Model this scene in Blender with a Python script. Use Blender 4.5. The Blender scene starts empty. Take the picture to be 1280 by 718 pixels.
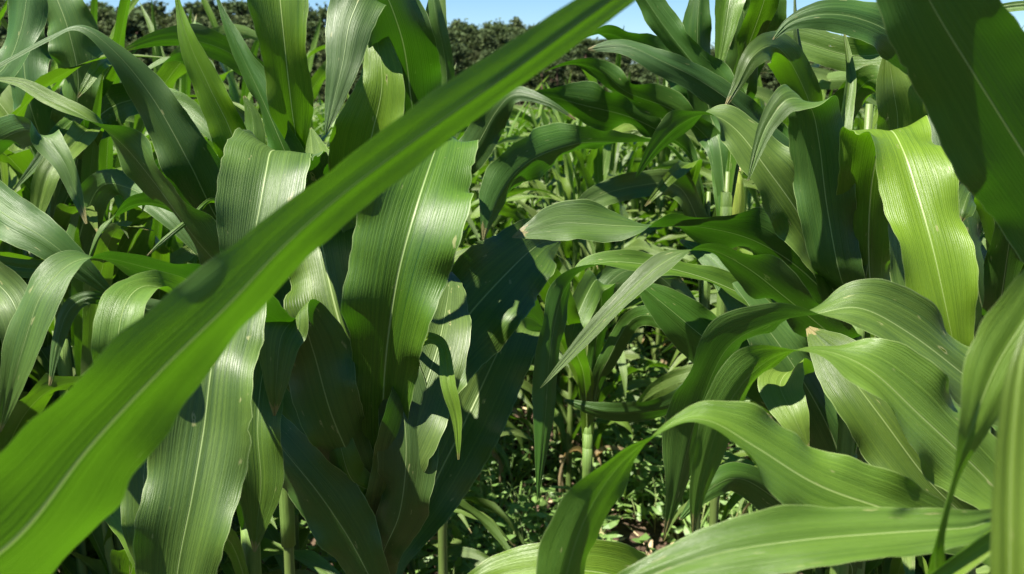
import bpy, math, random
import numpy as np
from mathutils import Vector, Matrix
R = math.radians
C = bpy.context.scene.collection
SC = bpy.context.scene

# ------------------------------------------------------------------ camera
H = 1.5; F = 1229.0; HOR = 130.0
pitch = math.atan((359-HOR)/F)
cam = bpy.data.objects.new('camera', bpy.data.cameras.new('camera')); C.objects.link(cam)
cam.location = (0, 0, H); cam.rotation_euler = (R(90)-pitch, 0, 0)
cam.data.sensor_width = 36; cam.data.lens = 36*F/1280
cam.data.clip_start = 0.02; cam.data.clip_end = 3000
cam.data.dof.use_dof = True; cam.data.dof.focus_distance = 1.0
cam.data.dof.aperture_fstop = (36*F/1280)/2.6
SC.camera = cam
FW = Vector((0, math.cos(pitch), -math.sin(pitch))); UP = Vector((0, math.sin(pitch), math.cos(pitch))); RT = Vector((1, 0, 0))
def at(px, py, d):
    return Vector((0, 0, H)) + FW*d + RT*((px-640)/F*d) + UP*((359-py)/F*d)

# ------------------------------------------------------------------ light
SUN_EL, SUN_AZ = 61, 236          # azimuth clockwise from +Y (the view direction)
w = bpy.data.worlds.new('World'); SC.world = w; w.use_nodes = True
nt = w.node_tree; bg = nt.nodes['Background']
sky = nt.nodes.new('ShaderNodeTexSky'); sky.sky_type = 'NISHITA'; sky.sun_disc = False
sky.sun_elevation = R(SUN_EL); sky.sun_rotation = R(SUN_AZ); sky.ozone_density = 4; sky.air_density = 1.25; sky.dust_density = 0.0; sky.altitude = 2500
hs = nt.nodes.new('ShaderNodeHueSaturation'); hs.inputs['Saturation'].default_value = 1.2
nt.links.new(sky.outputs[0], hs.inputs['Color']); nt.links.new(hs.outputs[0], bg.inputs[0]); bg.inputs[1].default_value = 0.05
sl = bpy.data.lights.new('sun', 'SUN'); sl.energy = 5.0; sl.angle = R(0.53); sl.color = (1, .95, .83)
so = bpy.data.objects.new('sun', sl); C.objects.link(so)
sd = Vector((math.sin(R(SUN_AZ))*math.cos(R(SUN_EL)), math.cos(R(SUN_AZ))*math.cos(R(SUN_EL)), math.sin(R(SUN_EL))))
so.rotation_euler = sd.to_track_quat('Z', 'Y').to_euler(); so.location = (0, 0, 20)
SC.view_settings.view_transform = 'Standard'; SC.view_settings.look = 'None'
SC.view_settings.exposure = 1.62; SC.view_settings.gamma = 1
SC.cycles.max_bounces = 8; SC.cycles.transparent_max_bounces = 4

# ------------------------------------------------------------------ materials
def mat(name):
    m = bpy.data.materials.new(name); m.use_nodes = True; m.node_tree.nodes.clear(); return m, m.node_tree
class G:
    def __init__(s, t): s.t = t
    def n(s, ty, **k):
        x = s.t.nodes.new('ShaderNode'+ty)
        for a, b in k.items(): setattr(x, a, b)
        return x
    def l(s, a, b): s.t.links.new(a, b)
    def math(s, op, a, b=None, c=None):
        x = s.n('Math', operation=op)
        for i, v in enumerate((a, b, c)):
            if v is None: continue
            if isinstance(v, (int, float)): x.inputs[i].default_value = v
            else: s.l(v, x.inputs[i])
        return x.outputs[0]
    def ramp(s, fac, stops):
        x = s.n('ValToRGB'); e = x.color_ramp.elements
        while len(e) < len(stops): e.new(.5)
        for i, (p, c) in enumerate(stops): e[i].position = p; e[i].color = (*c, 1)
        s.l(fac, x.inputs[0]); return x.outputs[0]
    def mix(s, f, a, b, bt='MIX'):
        x = s.n('Mix', data_type='RGBA', blend_type=bt)
        for i, v in ((0, f), (6, a), (7, b)):
            if isinstance(v, (int, float)): x.inputs[i].default_value = v
            elif isinstance(v, tuple): x.inputs[i].default_value = (*v, 1)
            else: s.l(v, x.inputs[i])
        return x.outputs[2]

def leaf_material(name, c0, c1, under, trans, rough=.40, tfac=.36, rib=(.42, .52, .22)):
    m, t = mat(name); g = G(t)
    uv = g.n('UVMap'); sep = g.n('SeparateXYZ'); g.l(uv.outputs[0], sep.inputs[0])
    u, v = sep.outputs[0], sep.outputs[1]
    oi = g.n('ObjectInfo')
    au = g.math('ABSOLUTE', g.math('SUBTRACT', u, .5))
    # streaks running along the blade
    cmb = g.n('CombineXYZ'); g.l(g.math('MULTIPLY', u, 34), cmb.inputs[0]); g.l(g.math('MULTIPLY', v, 1.6), cmb.inputs[1]); g.l(g.math('MULTIPLY', oi.outputs['Random'], 50), cmb.inputs[2])
    n1 = g.n('TexNoise'); n1.inputs['Scale'].default_value = 1.0; n1.inputs['Detail'].default_value = 5; n1.inputs['Roughness'].default_value = .65; g.l(cmb.outputs[0], n1.inputs['Vector'])
    cmb2 = g.n('CombineXYZ'); g.l(g.math('MULTIPLY', u, 3), cmb2.inputs[0]); g.l(g.math('MULTIPLY', v, 9), cmb2.inputs[1]); g.l(g.math('MULTIPLY', oi.outputs['Random'], 90), cmb2.inputs[2])
    n2 = g.n('TexNoise'); n2.inputs['Scale'].default_value = 1.0; n2.inputs['Detail'].default_value = 6; g.l(cmb2.outputs[0], n2.inputs['Vector'])
    cmb3 = g.n('CombineXYZ'); g.l(g.math('MULTIPLY', u, 150), cmb3.inputs[0]); g.l(g.math('MULTIPLY', v, 260), cmb3.inputs[1])
    n3 = g.n('TexNoise'); n3.inputs['Scale'].default_value = .6; n3.inputs['Detail'].default_value = 2; g.l(cmb3.outputs[0], n3.inputs['Vector'])
    vein = g.math('SINE', g.math('ADD', g.math('MULTIPLY', u, 230), g.math('MULTIPLY', n1.outputs[0], 14)))
    col = g.ramp(n1.outputs[0], [(.24, c0), (.76, c1)])
    col = g.mix(g.math('MULTIPLY', g.math('SUBTRACT', n2.outputs[0], .35), .9), col, tuple(x*1.35 for x in c1))
    # dark and light dots between the veins
    col = g.mix(g.math('MULTIPLY', g.math('GREATER_THAN', n3.outputs[0], .60), .16), col, tuple(x*.6 for x in c0))
    col = g.mix(g.math('MULTIPLY_ADD', vein, .07, .07), col, tuple(x*.55 for x in c0))
    geo = g.n('NewGeometry')
    col = g.mix(g.math('MULTIPLY', geo.outputs['Backfacing'], .55), col, under)
    hsv = g.n('HueSaturation'); g.l(col, hsv.inputs['Color'])
    g.l(g.math('MULTIPLY_ADD', oi.outputs['Random'], .022, .490), hsv.inputs['Hue'])
    rr = g.math('FRACT', g.math('MULTIPLY', oi.outputs['Random'], 17.3))
    g.l(g.math('MULTIPLY_ADD', rr, .45, .80), hsv.inputs['Value'])
    g.l(g.math('MULTIPLY_ADD', g.math('FRACT', g.math('MULTIPLY', oi.outputs['Random'], 7.7)), .18, .95), hsv.inputs['Saturation'])
    al = g.n('Attribute', attribute_name='along'); al = al.outputs['Fac']
    r3 = g.math('FRACT', g.math('MULTIPLY', oi.outputs['Random'], 31.7))
    ribw = g.math('MULTIPLY_ADD', g.math('SUBTRACT', 1.0, al), .017, .005)
    mr = g.math('SUBTRACT', 1.0, g.math('SMOOTH_MIN', g.math('DIVIDE', au, ribw), 1.0, .25))
    mr = g.math('MAXIMUM', mr, 0.0)
    mrf = g.math('MULTIPLY', g.math('MINIMUM', g.math('MULTIPLY', mr, 1.7), .9), g.math('MULTIPLY', g.math('MULTIPLY_ADD', r3, .5, .5), g.math('MULTIPLY_ADD', al, -.55, 1.0)))
    edge = g.math('MULTIPLY', g.math('GREATER_THAN', au, .489), .25)
    col2 = g.mix(mrf, hsv.outputs[0], rib); col2 = g.mix(edge, col2, rib)
    # brown scorched tips, rust spots, chewed pale scrapes
    n4 = g.n('TexNoise'); n4.inputs['Scale'].default_value = 1.0; n4.inputs['Detail'].default_value = 4
    cmb4 = g.n('CombineXYZ'); g.l(g.math('MULTIPLY', u, 9), cmb4.inputs[0]); g.l(g.math('MULTIPLY', v, 45), cmb4.inputs[1]); g.l(g.math('MULTIPLY', oi.outputs['Random'], 70), cmb4.inputs[2]); g.l(cmb4.outputs[0], n4.inputs['Vector'])
    tipf = g.math('MULTIPLY', g.math('GREATER_THAN', g.math('ADD', al, g.math('MULTIPLY', n4.outputs[0], .05)), g.math('MULTIPLY_ADD', r3, .05, .99)), .6)
    col2 = g.mix(tipf, col2, (.30, .22, .10))
    spot = g.n('MapRange'); spot.inputs['From Min'].default_value = .69; spot.inputs['From Max'].default_value = .73; g.l(n4.outputs[0], spot.inputs['Value'])
    col2 = g.mix(g.math('MULTIPLY', spot.outputs[0], .55), col2, (.33, .32, .14))
    tc = g.mix(g.math('MULTIPLY_ADD', vein, .12, .12), trans, tuple(x*.5 for x in trans)); tc = g.mix(g.math('MULTIPLY', n1.outputs[0], .5), tc, tuple(x*.55 for x in trans))
    tc = g.mix(g.math('MULTIPLY', mrf, .5), tc, (.45, .5, .2))
    b = g.n('Bump'); b.inputs['Strength'].default_value = .35; b.inputs['Distance'].default_value = .002
    hgt = g.math('ADD', g.math('MULTIPLY_ADD', n3.outputs[0], .35, g.math('MULTIPLY', vein, .09)), g.math('ADD', g.math('MULTIPLY', n1.outputs[0], 1.15), g.math('ADD', g.math('MULTIPLY', n2.outputs[0], 1.2), g.math('MULTIPLY', mr, -1.0))))
    g.l(hgt, b.inputs['Height'])
    p = g.n('BsdfPrincipled'); g.l(col2, p.inputs['Base Color']); g.l(b.outputs[0], p.inputs['Normal'])
    g.l(g.math('MULTIPLY_ADD', n2.outputs[0], .22, rough-.08), p.inputs['Roughness'])
    p.inputs['Specular IOR Level'].default_value = .5
    tr = g.n('BsdfTranslucent'); g.l(tc, tr.inputs['Color']); g.l(b.outputs[0], tr.inputs['Normal'])
    mx = g.n('MixShader'); mx.inputs[0].default_value = tfac; g.l(p.outputs[0], mx.inputs[1]); g.l(tr.outputs[0], mx.inputs[2])
    # insect holes
    hole = g.n('MixShader'); g.l(g.math('GREATER_THAN', n4.outputs[0], .765), hole.inputs[0]); g.l(mx.outputs[0], hole.inputs[1]); g.l(g.n('BsdfTransparent').outputs[0], hole.inputs[2])
    o = g.n('OutputMaterial'); g.l(hole.outputs[0], o.inputs[0]); return m

M_LEAF = leaf_material('maize_leaf', (.012, .041, .005), (.086, .148, .020), (.024, .076, .010), (.062, .23, .003), rough=.46, tfac=.20)
M_YOUNG = leaf_material('maize_leaf_young', (.048, .100, .008), (.140, .225, .028), (.050, .115, .015), (.105, .29, .003), rough=.38, tfac=.34, rib=(.5, .6, .25))
M_FAR = leaf_material('maize_leaf_row', (.028, .060, .007), (.120, .175, .034), (.075, .135, .025), (.13, .32, .006), rough=.48, tfac=.26)

def simple(name, c0, c1, scale, rough=.7, stretch=(1, 1, 1), bump=.3, trans=None, spec=.3, rnd=0):
    m, t = mat(name); g = G(t)
    tc = g.n('TexCoord'); mp = g.n('Mapping'); mp.inputs['Scale'].default_value = stretch; g.l(tc.outputs['Object'], mp.inputs[0])
    n = g.n('TexNoise'); n.inputs['Scale'].default_value = scale; n.inputs['Detail'].default_value = 8; n.inputs['Roughness'].default_value = .65; g.l(mp.outputs[0], n.inputs['Vector'])
    col = g.ramp(n.outputs[0], [(.33, c0), (.68, c1)])
    if rnd:
        oi = g.n('ObjectInfo'); h = g.n('HueSaturation'); g.l(col, h.inputs['Color'])
        g.l(g.math('MULTIPLY_ADD', oi.outputs['Random'], rnd, .5-rnd*.6), h.inputs['Hue'])
        g.l(g.math('MULTIPLY_ADD', g.math('FRACT', g.math('MULTIPLY', oi.outputs['Random'], 13.1)), .6, .7), h.inputs['Value']); col = h.outputs[0]
    p = g.n('BsdfPrincipled'); g.l(col, p.inputs['Base Color']); p.inputs['Roughness'].default_value = rough; p.inputs['Specular IOR Level'].default_value = spec
    if bump:
        b = g.n('Bump'); b.inputs['Strength'].default_value = bump; b.inputs['Distance'].default_value = .02; g.l(n.outputs[0], b.inputs['Height']); g.l(b.outputs[0], p.inputs['Normal'])
    o = g.n('OutputMaterial')
    if trans:
        tr = g.n('BsdfTranslucent'); tr.inputs[0].default_value = (*trans, 1); mx = g.n('MixShader'); mx.inputs[0].default_value = .35
        g.l(p.outputs[0], mx.inputs[1]); g.l(tr.outputs[0], mx.inputs[2]); g.l(mx.outputs[0], o.inputs[0])
    else: g.l(p.outputs[0], o.inputs[0])
    return m
M_STALK = simple('maize_stalk', (.05, .09, .018), (.14, .19, .045), 6, .5, (6, 6, .6), .2, spec=.5)
M_SHEATH = simple('leaf_sheath', (.09, .17, .03), (.22, .33, .08), 30, .5, (6, 6, .3), .25, trans=(.3, .45, .05), spec=.5)
M_HUSK = simple('ear_husk', (.22, .33, .05), (.5, .58, .12), 30, .5, (5, 5, .4), .3, trans=(.5, .6, .08))
M_SILK = simple('ear_silk', (.45, .42, .16), (.62, .60, .30), 60, .6, bump=0)
M_DEAD = simple('dead_leaf', (.20, .14, .07), (.42, .34, .19), 20, .8, (6, 6, 1), .4, trans=(.4, .28, .10))
M_DRY = simple('dry_leaf', (.30, .22, .11), (.55, .45, .28), 25, .8, (4, 1, 1), .3)
M_SOIL = simple('soil', (.035, .024, .016), (.13, .09, .06), 9, .95, bump=.8, spec=.1)
M_HILL = simple('hill_grass', (.035, .048, .018), (.085, .085, .038), .12, .95, bump=.2)
M_WEED = simple('weed_leaf', (.07, .15, .03), (.22, .34, .09), 9, .5, bump=0, trans=(.25, .42, .05), spec=.5)
M_WSTEM = simple('weed_stem', (.14, .2, .06), (.3, .36, .14), 9, .6, bump=0)
M_CROWN = simple('pine_foliage', (.048, .078, .030), (.115, .150, .066), .5, .9, bump=0, trans=(.05, .07, .02), spec=.1, rnd=.05)
M_BARK = simple('pine_bark', (.07, .045, .03), (.16, .10, .07), 3, .95, (3, 3, .6))

# ------------------------------------------------------------------ tagging
def tag(o, label=None, cat=None, group=None, kind=None):
    for k, v in (('label', label), ('category', cat), ('group', group), ('kind', kind)):
        if v: o[k] = v
    return o
def empty(name, loc, label, cat, group=None):
    o = bpy.data.objects.new(name, None); C.objects.link(o); o.location = loc; o.empty_display_size = .1
    return tag(o, label, cat, group)
def mesh_obj(name, V, Fc, m, parent=None, uv=None, smooth=True, origin=None):
    me = bpy.data.meshes.new(name); me.from_pydata([tuple(v) for v in V], [], [tuple(f) for f in Fc])
    if uv is not None:
        if isinstance(uv, tuple):
            uv, al = uv; me.attributes.new('along', 'FLOAT', 'POINT').data.foreach_set('value', np.asarray(al, 'f'))
        l = me.uv_layers.new(name='UVMap'); idx = np.empty(len(me.loops), int); me.loops.foreach_get('vertex_index', idx)
        l.data.foreach_set('uv', np.asarray(uv, float)[idx].ravel())
    me.polygons.foreach_set('use_smooth', [smooth]*len(me.polygons)); me.materials.append(m); me.update()
    o = bpy.data.objects.new(name, me); C.objects.link(o)
    if parent: o.parent = parent
    return o

# ------------------------------------------------------------------ a maize blade: ribbon on a spline
def catmull(P, t):
    P = np.asarray(P, float); n = len(P); i = min(int(t), n-2); f = t-i
    p0 = P[max(i-1, 0)]; p1 = P[i]; p2 = P[i+1]; p3 = P[min(i+2, n-1)]
    return .5*((2*p1)+(-p0+p2)*f+(2*p0-5*p1+4*p2-p3)*f*f+(-p0+3*p1-3*p2+p3)*f**3)
def blade(P, Wv, wd, rng, fold=16, wave=.05, na=None, nc=12, upper=None, v0=0., twist=14):
    """P centre points, Wv width directions, wd full widths (metres)."""
    P = np.asarray(P, float); Wv = np.asarray(Wv, float); wd = np.asarray(wd, float)
    n = len(P); na = na or (n-1)*11
    ts = np.linspace(0, n-1, na+1)
    c = np.array([catmull(P, t) for t in ts]); Wd = np.array([catmull(Wv, t) for t in ts]); ww = np.maximum(np.array([catmull(wd[:, None], t)[0] for t in ts]), .0006)
    T = np.gradient(c, axis=0); T /= np.linalg.norm(T, axis=1)[:, None]+1e-9
    Wd -= (Wd*T).sum(1)[:, None]*T; Wd /= np.linalg.norm(Wd, axis=1)[:, None]+1e-9
    N = np.cross(T, Wd)
    s = np.concatenate([[0], np.cumsum(np.linalg.norm(np.diff(c, axis=0), axis=1))])
    sg = upper if upper else (1 if (N[:, 2]*ww).sum() > 0 else -1)
    N = N*sg
    f0 = R(fold); ph = [rng.uniform(0, 6.28) for _ in range(6)]; k1 = 6.28/rng.uniform(.09, .15); k2 = 6.28/rng.uniform(.035, .06)
    V = []; UV = []; AL = []
    L = s[-1]
    k3 = 6.28/rng.uniform(.18, .4); notch = [(rng.uniform(.15, .95)*L, rng.randrange(2), rng.uniform(.003, .012), rng.uniform(.06, .22)) for _ in range(rng.randrange(0, 5))] if na > 40 else []
    tw_a = R(rng.uniform(-twist, twist)); tw_p = rng.uniform(0, 6.28)
    for i in range(na+1):
        fl = f0*(1.35-.6*s[i]/L)
        tw = tw_a*math.sin(k3*.6*s[i]+tw_p)*math.sin(math.pi*min(1, s[i]/L))
        Wi = Wd[i]*math.cos(tw)+N[i]*math.sin(tw); Ni = N[i]*math.cos(tw)-Wd[i]*math.sin(tw)
        for j in range(nc+1):
            a = -1+2*j/nc; h = ww[i]/2
            r = abs(a); side = 0 if a < 0 else 1
            curl = math.sqrt(r*r+.012)-.11
            ed = r**2.2*wave*h/.045*(math.sin(k1*s[i]+ph[side])*.62+math.sin(k2*s[i]+ph[2+side])*.16)*min(1, h/.02)*.09
            env = math.sin(math.pi*min(1, s[i]/L*1.05))**.5 if L > 0 and s[i]/L*1.05 < 1 else .3
            jag = 1+.015*math.sin(s[i]*310+ph[4]+side)*(r > .9)+.05*math.sin(k3*s[i]+ph[side+1])*r
            if r > .8:
                for (ns_, sd_, wd_, dp_) in notch:
                    if sd_ == side and abs(s[i]-ns_) < wd_: jag -= dp_*(1-abs(s[i]-ns_)/wd_)*(r-.6)
            pleat = .0006*math.sin(a*9+ph[5])*(1-r)
            p = c[i]+Wi*(a*h*math.cos(fl)*jag)+Ni*(curl*h*math.sin(fl)+ed*env*.5+pleat)
            V.append(p); UV.append((j/nc, v0+s[i])); AL.append(s[i]/L)
    Fc = []
    for i in range(na):
        for j in range(nc):
            q = i*(nc+1)+j
            f = (q, q+1, q+nc+2, q+nc+1)
            Fc.append(f)
    # orientation: front face = upper side. (T x W) with j along W and i along T: (q,q+1,..) normal = W x T = -N_raw
    if sg > 0: Fc = [f[::-1] for f in Fc]
    return V, Fc, (UV, AL)
def tube(path, rad, ns=10):
    V = []; Fc = []; path = [Vector(p) for p in path]; n = len(path)
    for i in range(n):
        T = (path[min(i+1, n-1)]-path[max(i-1, 0)]).normalized(); A = T.orthogonal().normalized() if i == 0 else (A-T*A.dot(T)).normalized(); B = T.cross(A)
        for k in range(ns): a = 2*math.pi*k/ns; V.append(path[i]+(A*math.cos(a)+B*math.sin(a))*rad[i])
    for i in range(n-1):
        for k in range(ns): Fc.append((i*ns+k, i*ns+(k+1) % ns, (i+1)*ns+(k+1) % ns, (i+1)*ns+k))
    Fc.append(tuple(range(ns))[::-1]); Fc.append(tuple((n-1)*ns+k for k in range(ns)))
    return V, Fc
def stalk_geo(h, r0, lean, rng, nodes=8):
    path = []; rad = []; zs = [h*k/nodes for k in range(nodes+1)]
    for k in range(nodes):
        for dz, rr in ((0, 1.0), (.012, 1.22), (.03, 1.02), (.5, .97)):
            z = zs[k]+(dz if dz < .4 else .5*h/nodes); f = z/h
            path.append((lean[0]*f*f, lean[1]*f*f, z)); rad.append(r0*rr*(1-.62*f))
    path.append((lean[0], lean[1], h)); rad.append(r0*.3)
    return tube(path, rad, 10)
def sheath_geo(z0, z1, lean, h, r, rng):
    P = []; rd = []
    for k in range(6):
        z = z0+(z1-z0)*k/5; f = z/h; P.append((lean[0]*f*f, lean[1]*f*f, z)); rd.append(r*(1-.5*f)*(1+.25*k/5)+.0015)
    return tube(P, rd, 10)

# ------------------------------------------------------------------ hero plants: leaves traced in depth
class Plant:
    def __init__(s, px, py, d, h, label, seed, lean=(0, 0), r0=.012, name='maize_plant', group=None, has_stalk=True):
        p = at(px, py, d); s.base = Vector((p.x, p.y, 0)); s.h = h; s.lean = lean; s.rng = random.Random(seed); s.r0 = r0
        s.root = empty(name, s.base, label, 'maize plant', group)
        if has_stalk:
            V, Fc = stalk_geo(h, r0, lean, s.rng); mesh_obj('stalk', V, Fc, M_STALK, s.root)
    def stalk_at(s, z):
        f = min(z/s.h, 1); return s.base+Vector((s.lean[0]*f*f, s.lean[1]*f*f, z))
    def leaf(s, pts, m=None, fold=16, wave=.6, upper=None, attach=True, ang0=None, label=None, drop=.14, nc=12, twist=14):
        P = []; W = []; wd = []; prev = None
        n = len(pts)
        for i, q in enumerate(pts):
            x, y, d, wpx = q[:4]; t = R(q[4]) if len(q) > 4 and q[4] is not None else 0
            P.append(at(x, y, d)); wd.append(wpx*d/F)
            a = pts[max(i-1, 0)]; b = pts[min(i+1, n-1)]
            tx, ty = b[0]-a[0], b[1]-a[1]; L = math.hypot(tx, ty)+1e-6
            per = (-ty/L, tx/L)
            if len(q) > 5: per = (math.cos(R(q[5])), math.sin(R(q[5])))
            elif prev and per[0]*prev[0]+per[1]*prev[1] < 0: per = (-per[0], -per[1])
            prev = per
            W.append((RT*per[0]-UP*per[1])*math.cos(t)+FW*math.sin(t))
        if attach:
            f = P[0]; z = max(.15, min(f.z-drop, s.h*.97)); S = s.stalk_at(z)
            out = (f-S); mid = S+out*.45+Vector((0, 0, .03))
            Wn = W[0]
            side = out.cross(Vector((0, 0, 1)))
            if side.length < .01: side = Vector(Wn)
            side.normalize()
            if side.dot(Wn) < 0: side = -side
            P = [S, mid]+P; W = [side, (side*.5+Wn*.5).normalized()]+W; wd = [max(.018, wd[0]*.35), wd[0]*.75]+wd
            V, Fc = sheath_geo(max(.02, z-.16), z+.012, s.lean, s.h, s.r0, s.rng)
            mesh_obj('sheath', V, Fc, M_SHEATH, s.root)
        V, Fc, UV = blade([tuple(p-s.base) for p in P], [tuple(x) for x in W], wd, s.rng, fold, wave, upper=upper, nc=nc, v0=s.rng.uniform(0, .1), twist=twist)
        o = mesh_obj('leaf', V, Fc, m or M_LEAF, s.root, UV)
        if label: o['label'] = label
        return o

def heroes():
    # --- the out-of-focus blade across the picture
    p = Plant(-190, 700, .42, 1.35, 'nearest maize plant at the left, its long blurred leaf crossing the picture diagonally', 1)
    p.leaf([(-110, 775, .37, 260, 54), (20, 672, .37, 262, 54), (110, 560, .37, 188, 54), (200, 463, .37, 150, 54), (285, 380, .375, 118, 52), (355, 306, .38, 96, 50), (430, 240, .385, 80, 48), (540, 158, .39, 74, 46), (640, 88, .395, 64, 44), (740, 15, .40, 55, 42), (860, -70, .41, 32, 40), (960, -140, .42, 3, 38)],
           M_YOUNG, fold=7, wave=.3, upper=1, twist=0, label='long blurred leaf crossing the picture')
    # --- centre-left plant
    p = Plant(474, 600, 1.06, 1.36, 'tall maize plant left of the gap with a broad sunlit leaf and pale midrib', 2, r0=.013)
    p.leaf([(476, 600, 1.0, 50), (478, 520, .96, 76), (483, 440, .92, 94), (496, 350, .89, 122), (516, 272, .89, 138), (536, 210, .93, 122), (550, 172, .99, 90), (560, 150, 1.08, 50), (563, 175, 1.16, 4)], fold=16, wave=.45, upper=-1, nc=16)
    p.leaf([(470, 350, 1.06, 50), (460, 250, 1.04, 86), (462, 185, 1.01, 92), (477, 110, .99, 64), (472, 55, 1.0, 34), (462, 12, 1.03, 6)], M_YOUNG, fold=14)
    p.leaf([(520, 210, 1.12, 50), (512, 110, 1.06, 78), (500, 40, 1.0, 84), (470, -25, .95, 74), (440, 20, .91, 62), (428, 80, .90, 42), (416, 130, .9, 22), (407, 168, .9, 2)], fold=10)
    p.leaf([(440, 400, 1.1, 60, 0, 0), (400, 290, 1.06, 90, 0, 5), (358, 204, .99, 100, 0, 12), (340, 188, .93, 106, 0, 14), (332, 215, .89, 106, 0, 14), (322, 270, .87, 98, 0, 14), (310, 325, .87, 66, 0, 14), (300, 370, .9, 22, 0, 14), (297, 385, .92, 3, 0, 14)], fold=18, wave=.4)
    p.leaf([(450, 560, 1.0, 60, 0, -10), (380, 450, .93, 90, 0, -10), (318, 412, .86, 100, 0, -6), (284, 405, .80, 108, 0, -2), (266, 450, .76, 116, 0, 2), (254, 540, .75, 132, 0, 5), (240, 620, .74, 126, 0, 7), (224, 700, .74, 108, 0, 8), (212, 790, .75, 60, 0, 8), (206, 860, .77, 4, 0, 8)], fold=16, wave=.45, upper=None, nc=16)
    p.leaf([(420, 520, .99, 50), (360, 440, .93, 70), (332, 455, .90, 62), (322, 530, .88, 64), (326, 600, .88, 62), (322, 650, .89, 32), (318, 690, .9, 3)], fold=18)
    p.leaf([(450, 600, .98, 50), (415, 520, .93, 80), (392, 440, .91, 92), (375, 400, .88, 70), (352, 420, .86, 60), (345, 480, .86, 30), (343, 520, .87, 3)])
    p.leaf([(470, 500, 1.04, 60), (430, 420, 1.02, 100), (405, 320, 1.04, 110), (395, 250, 1.1, 90), (390, 190, 1.16, 40), (388, 160, 1.2, 3)])
    p.leaf([(470, 740, 1.0, 44), (440, 680, .97, 70), (400, 620, .95, 84), (360, 570, .95, 70), (320, 520, .97, 40), (290, 480, 1.0, 4)], fold=14)
    p.leaf([(480, 690, 1.0, 50), (500, 640, .96, 70), (508, 560, .94, 80), (500, 470, .95, 60), (505, 410, .98, 4)], fold=20)
    p.leaf([(465, 600, 1.1, 50), (400, 540, 1.1, 80), (350, 430, 1.12, 90), (330, 330, 1.15, 60), (330, 270, 1.2, 4)])
    p.leaf([(478, 640, 1.0, 40), (500, 570, .95, 70), (525, 500, .95, 84), (548, 430, .98, 80), (560, 370, 1.04, 50), (563, 340, 1.1, 4)])
    p.leaf([(480, 560, 1.08, 60), (530, 470, 1.08, 100), (585, 395, 1.1, 118), (640, 335, 1.14, 100), (675, 305, 1.2, 60), (700, 300, 1.25, 6)])
    p.leaf([(490, 700, 1.12, 40), (535, 620, 1.14, 76), (580, 530, 1.17, 100), (620, 445, 1.2, 96), (640, 402, 1.25, 84), (662, 398, 1.31, 50), (680, 410, 1.36, 4)])
    p.leaf([(520, 430, .96, 20), (552, 430, .92, 14), (560, 480, .9, 20), (571, 525, .9, 13), (573, 575, .9, 2)], M_YOUNG, label='short withering leaf with a thin brown tip')
    p.leaf([(470, 620, .99, 30), (440, 600, .96, 44), (425, 555, .95, 36), (415, 500, .97, 12), (414, 480, .98, 2)], M_YOUNG)
    # --- plant behind the blurred leaf, top middle
    p = Plant(548, 300, 1.5, 1.32, 'upright maize plant with furled dark top standing against the wood, left of the gap', 3)
    p.leaf([(546, 160, 1.5, 36), (544, 90, 1.5, 42), (546, 30, 1.5, 36), (552, -60, 1.5, 4)], fold=45)
    p.leaf([(556, 180, 1.5, 28), (558, 90, 1.46, 26), (545, 20, 1.42, 22), (535, -40, 1.42, 3)], fold=40)
    p.leaf([(540, 240, 1.5, 40), (590, 190, 1.45, 44), (620, 140, 1.42, 38), (645, 118, 1.4, 22), (685, 128, 1.38, 10), (720, 150, 1.38, 2)])
    # --- upper left plant
    p = Plant(345, 330, 1.2, 1.30, 'maize plant at upper left with a flat light green leaf reaching the top edge', 4)
    p.leaf([(374, 255, 1.1, 12), (372, 192, 1.02, 18), (364, 130, .98, 58), (356, 60, .95, 60), (350, 0, .94, 74), (345, -60, .95, 84), (340, -150, 1.0, 50), (340, -210, 1.05, 4)], M_YOUNG, fold=10, wave=.5, upper=-1, nc=16)
    p.leaf([(325, 345, 1.1, 40), (275, 280, 1.06, 58, 0), (237, 205, 1.02, 68), (192, 125, 1.0, 50, 10), (145, 66, .98, 26, 30), (100, 34, .97, 18, 55), (60, 48, .97, 15, 50), (5, 78, .97, 12, 40), (-30, 100, .97, 2)], fold=14)
    p.leaf([(310, 260, 1.08, 46), (292, 175, 1.06, 46), (262, 110, 1.04, 38), (237, 55, 1.03, 24), (224, 10, 1.03, 9), (217, -25, 1.03, 2)], M_YOUNG, fold=18, upper=-1)
    p.leaf([(385, 265, 1.05, 50, -30), (362, 205, 1.01, 56, -35), (330, 130, 1.0, 48, -35), (302, 70, 1.0, 30, -35), (281, 22, 1.0, 10), (268, -12, 1.0, 2)], fold=20, upper=1)
    p.leaf([(372, 200, 1.2, 30, 125), (345, 130, 1.2, 44, 130), (300, 75, 1.18, 42, 130), (250, 52, 1.16, 40, 125), (200, 50, 1.15, 28, 120), (152, 64, 1.15, 3, 120)], upper=-1)
    p.leaf([(300, 160, 1.25, 44, 130), (260, 105, 1.25, 50, 130), (235, 80, 1.25, 36, 120), (205, 78, 1.25, 24, 60), (176, 92, 1.25, 3, 40)], upper=-1)
    p.leaf([(330, 300, 1.2, 40), (300, 240, 1.18, 40), (315, 190, 1.16, 34), (316, 150, 1.16, 22), (305, 120, 1.16, 3)], M_YOUNG)
    p.leaf([(330, 360, 1.15, 30, 125), (280, 290, 1.12, 44, 130), (225, 262, 1.1, 44, 135), (170, 255, 1.08, 34, 110), (130, 285, 1.06, 24, 60), (108, 330, 1.06, 2, 60)])
    p.leaf([(340, 400, 1.2, 30), (300, 330, 1.2, 40), (255, 215, 1.22, 34), (215, 195, 1.2, 26, 60), (190, 225, 1.18, 20, 110), (178, 265, 1.18, 2, 110)])
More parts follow.
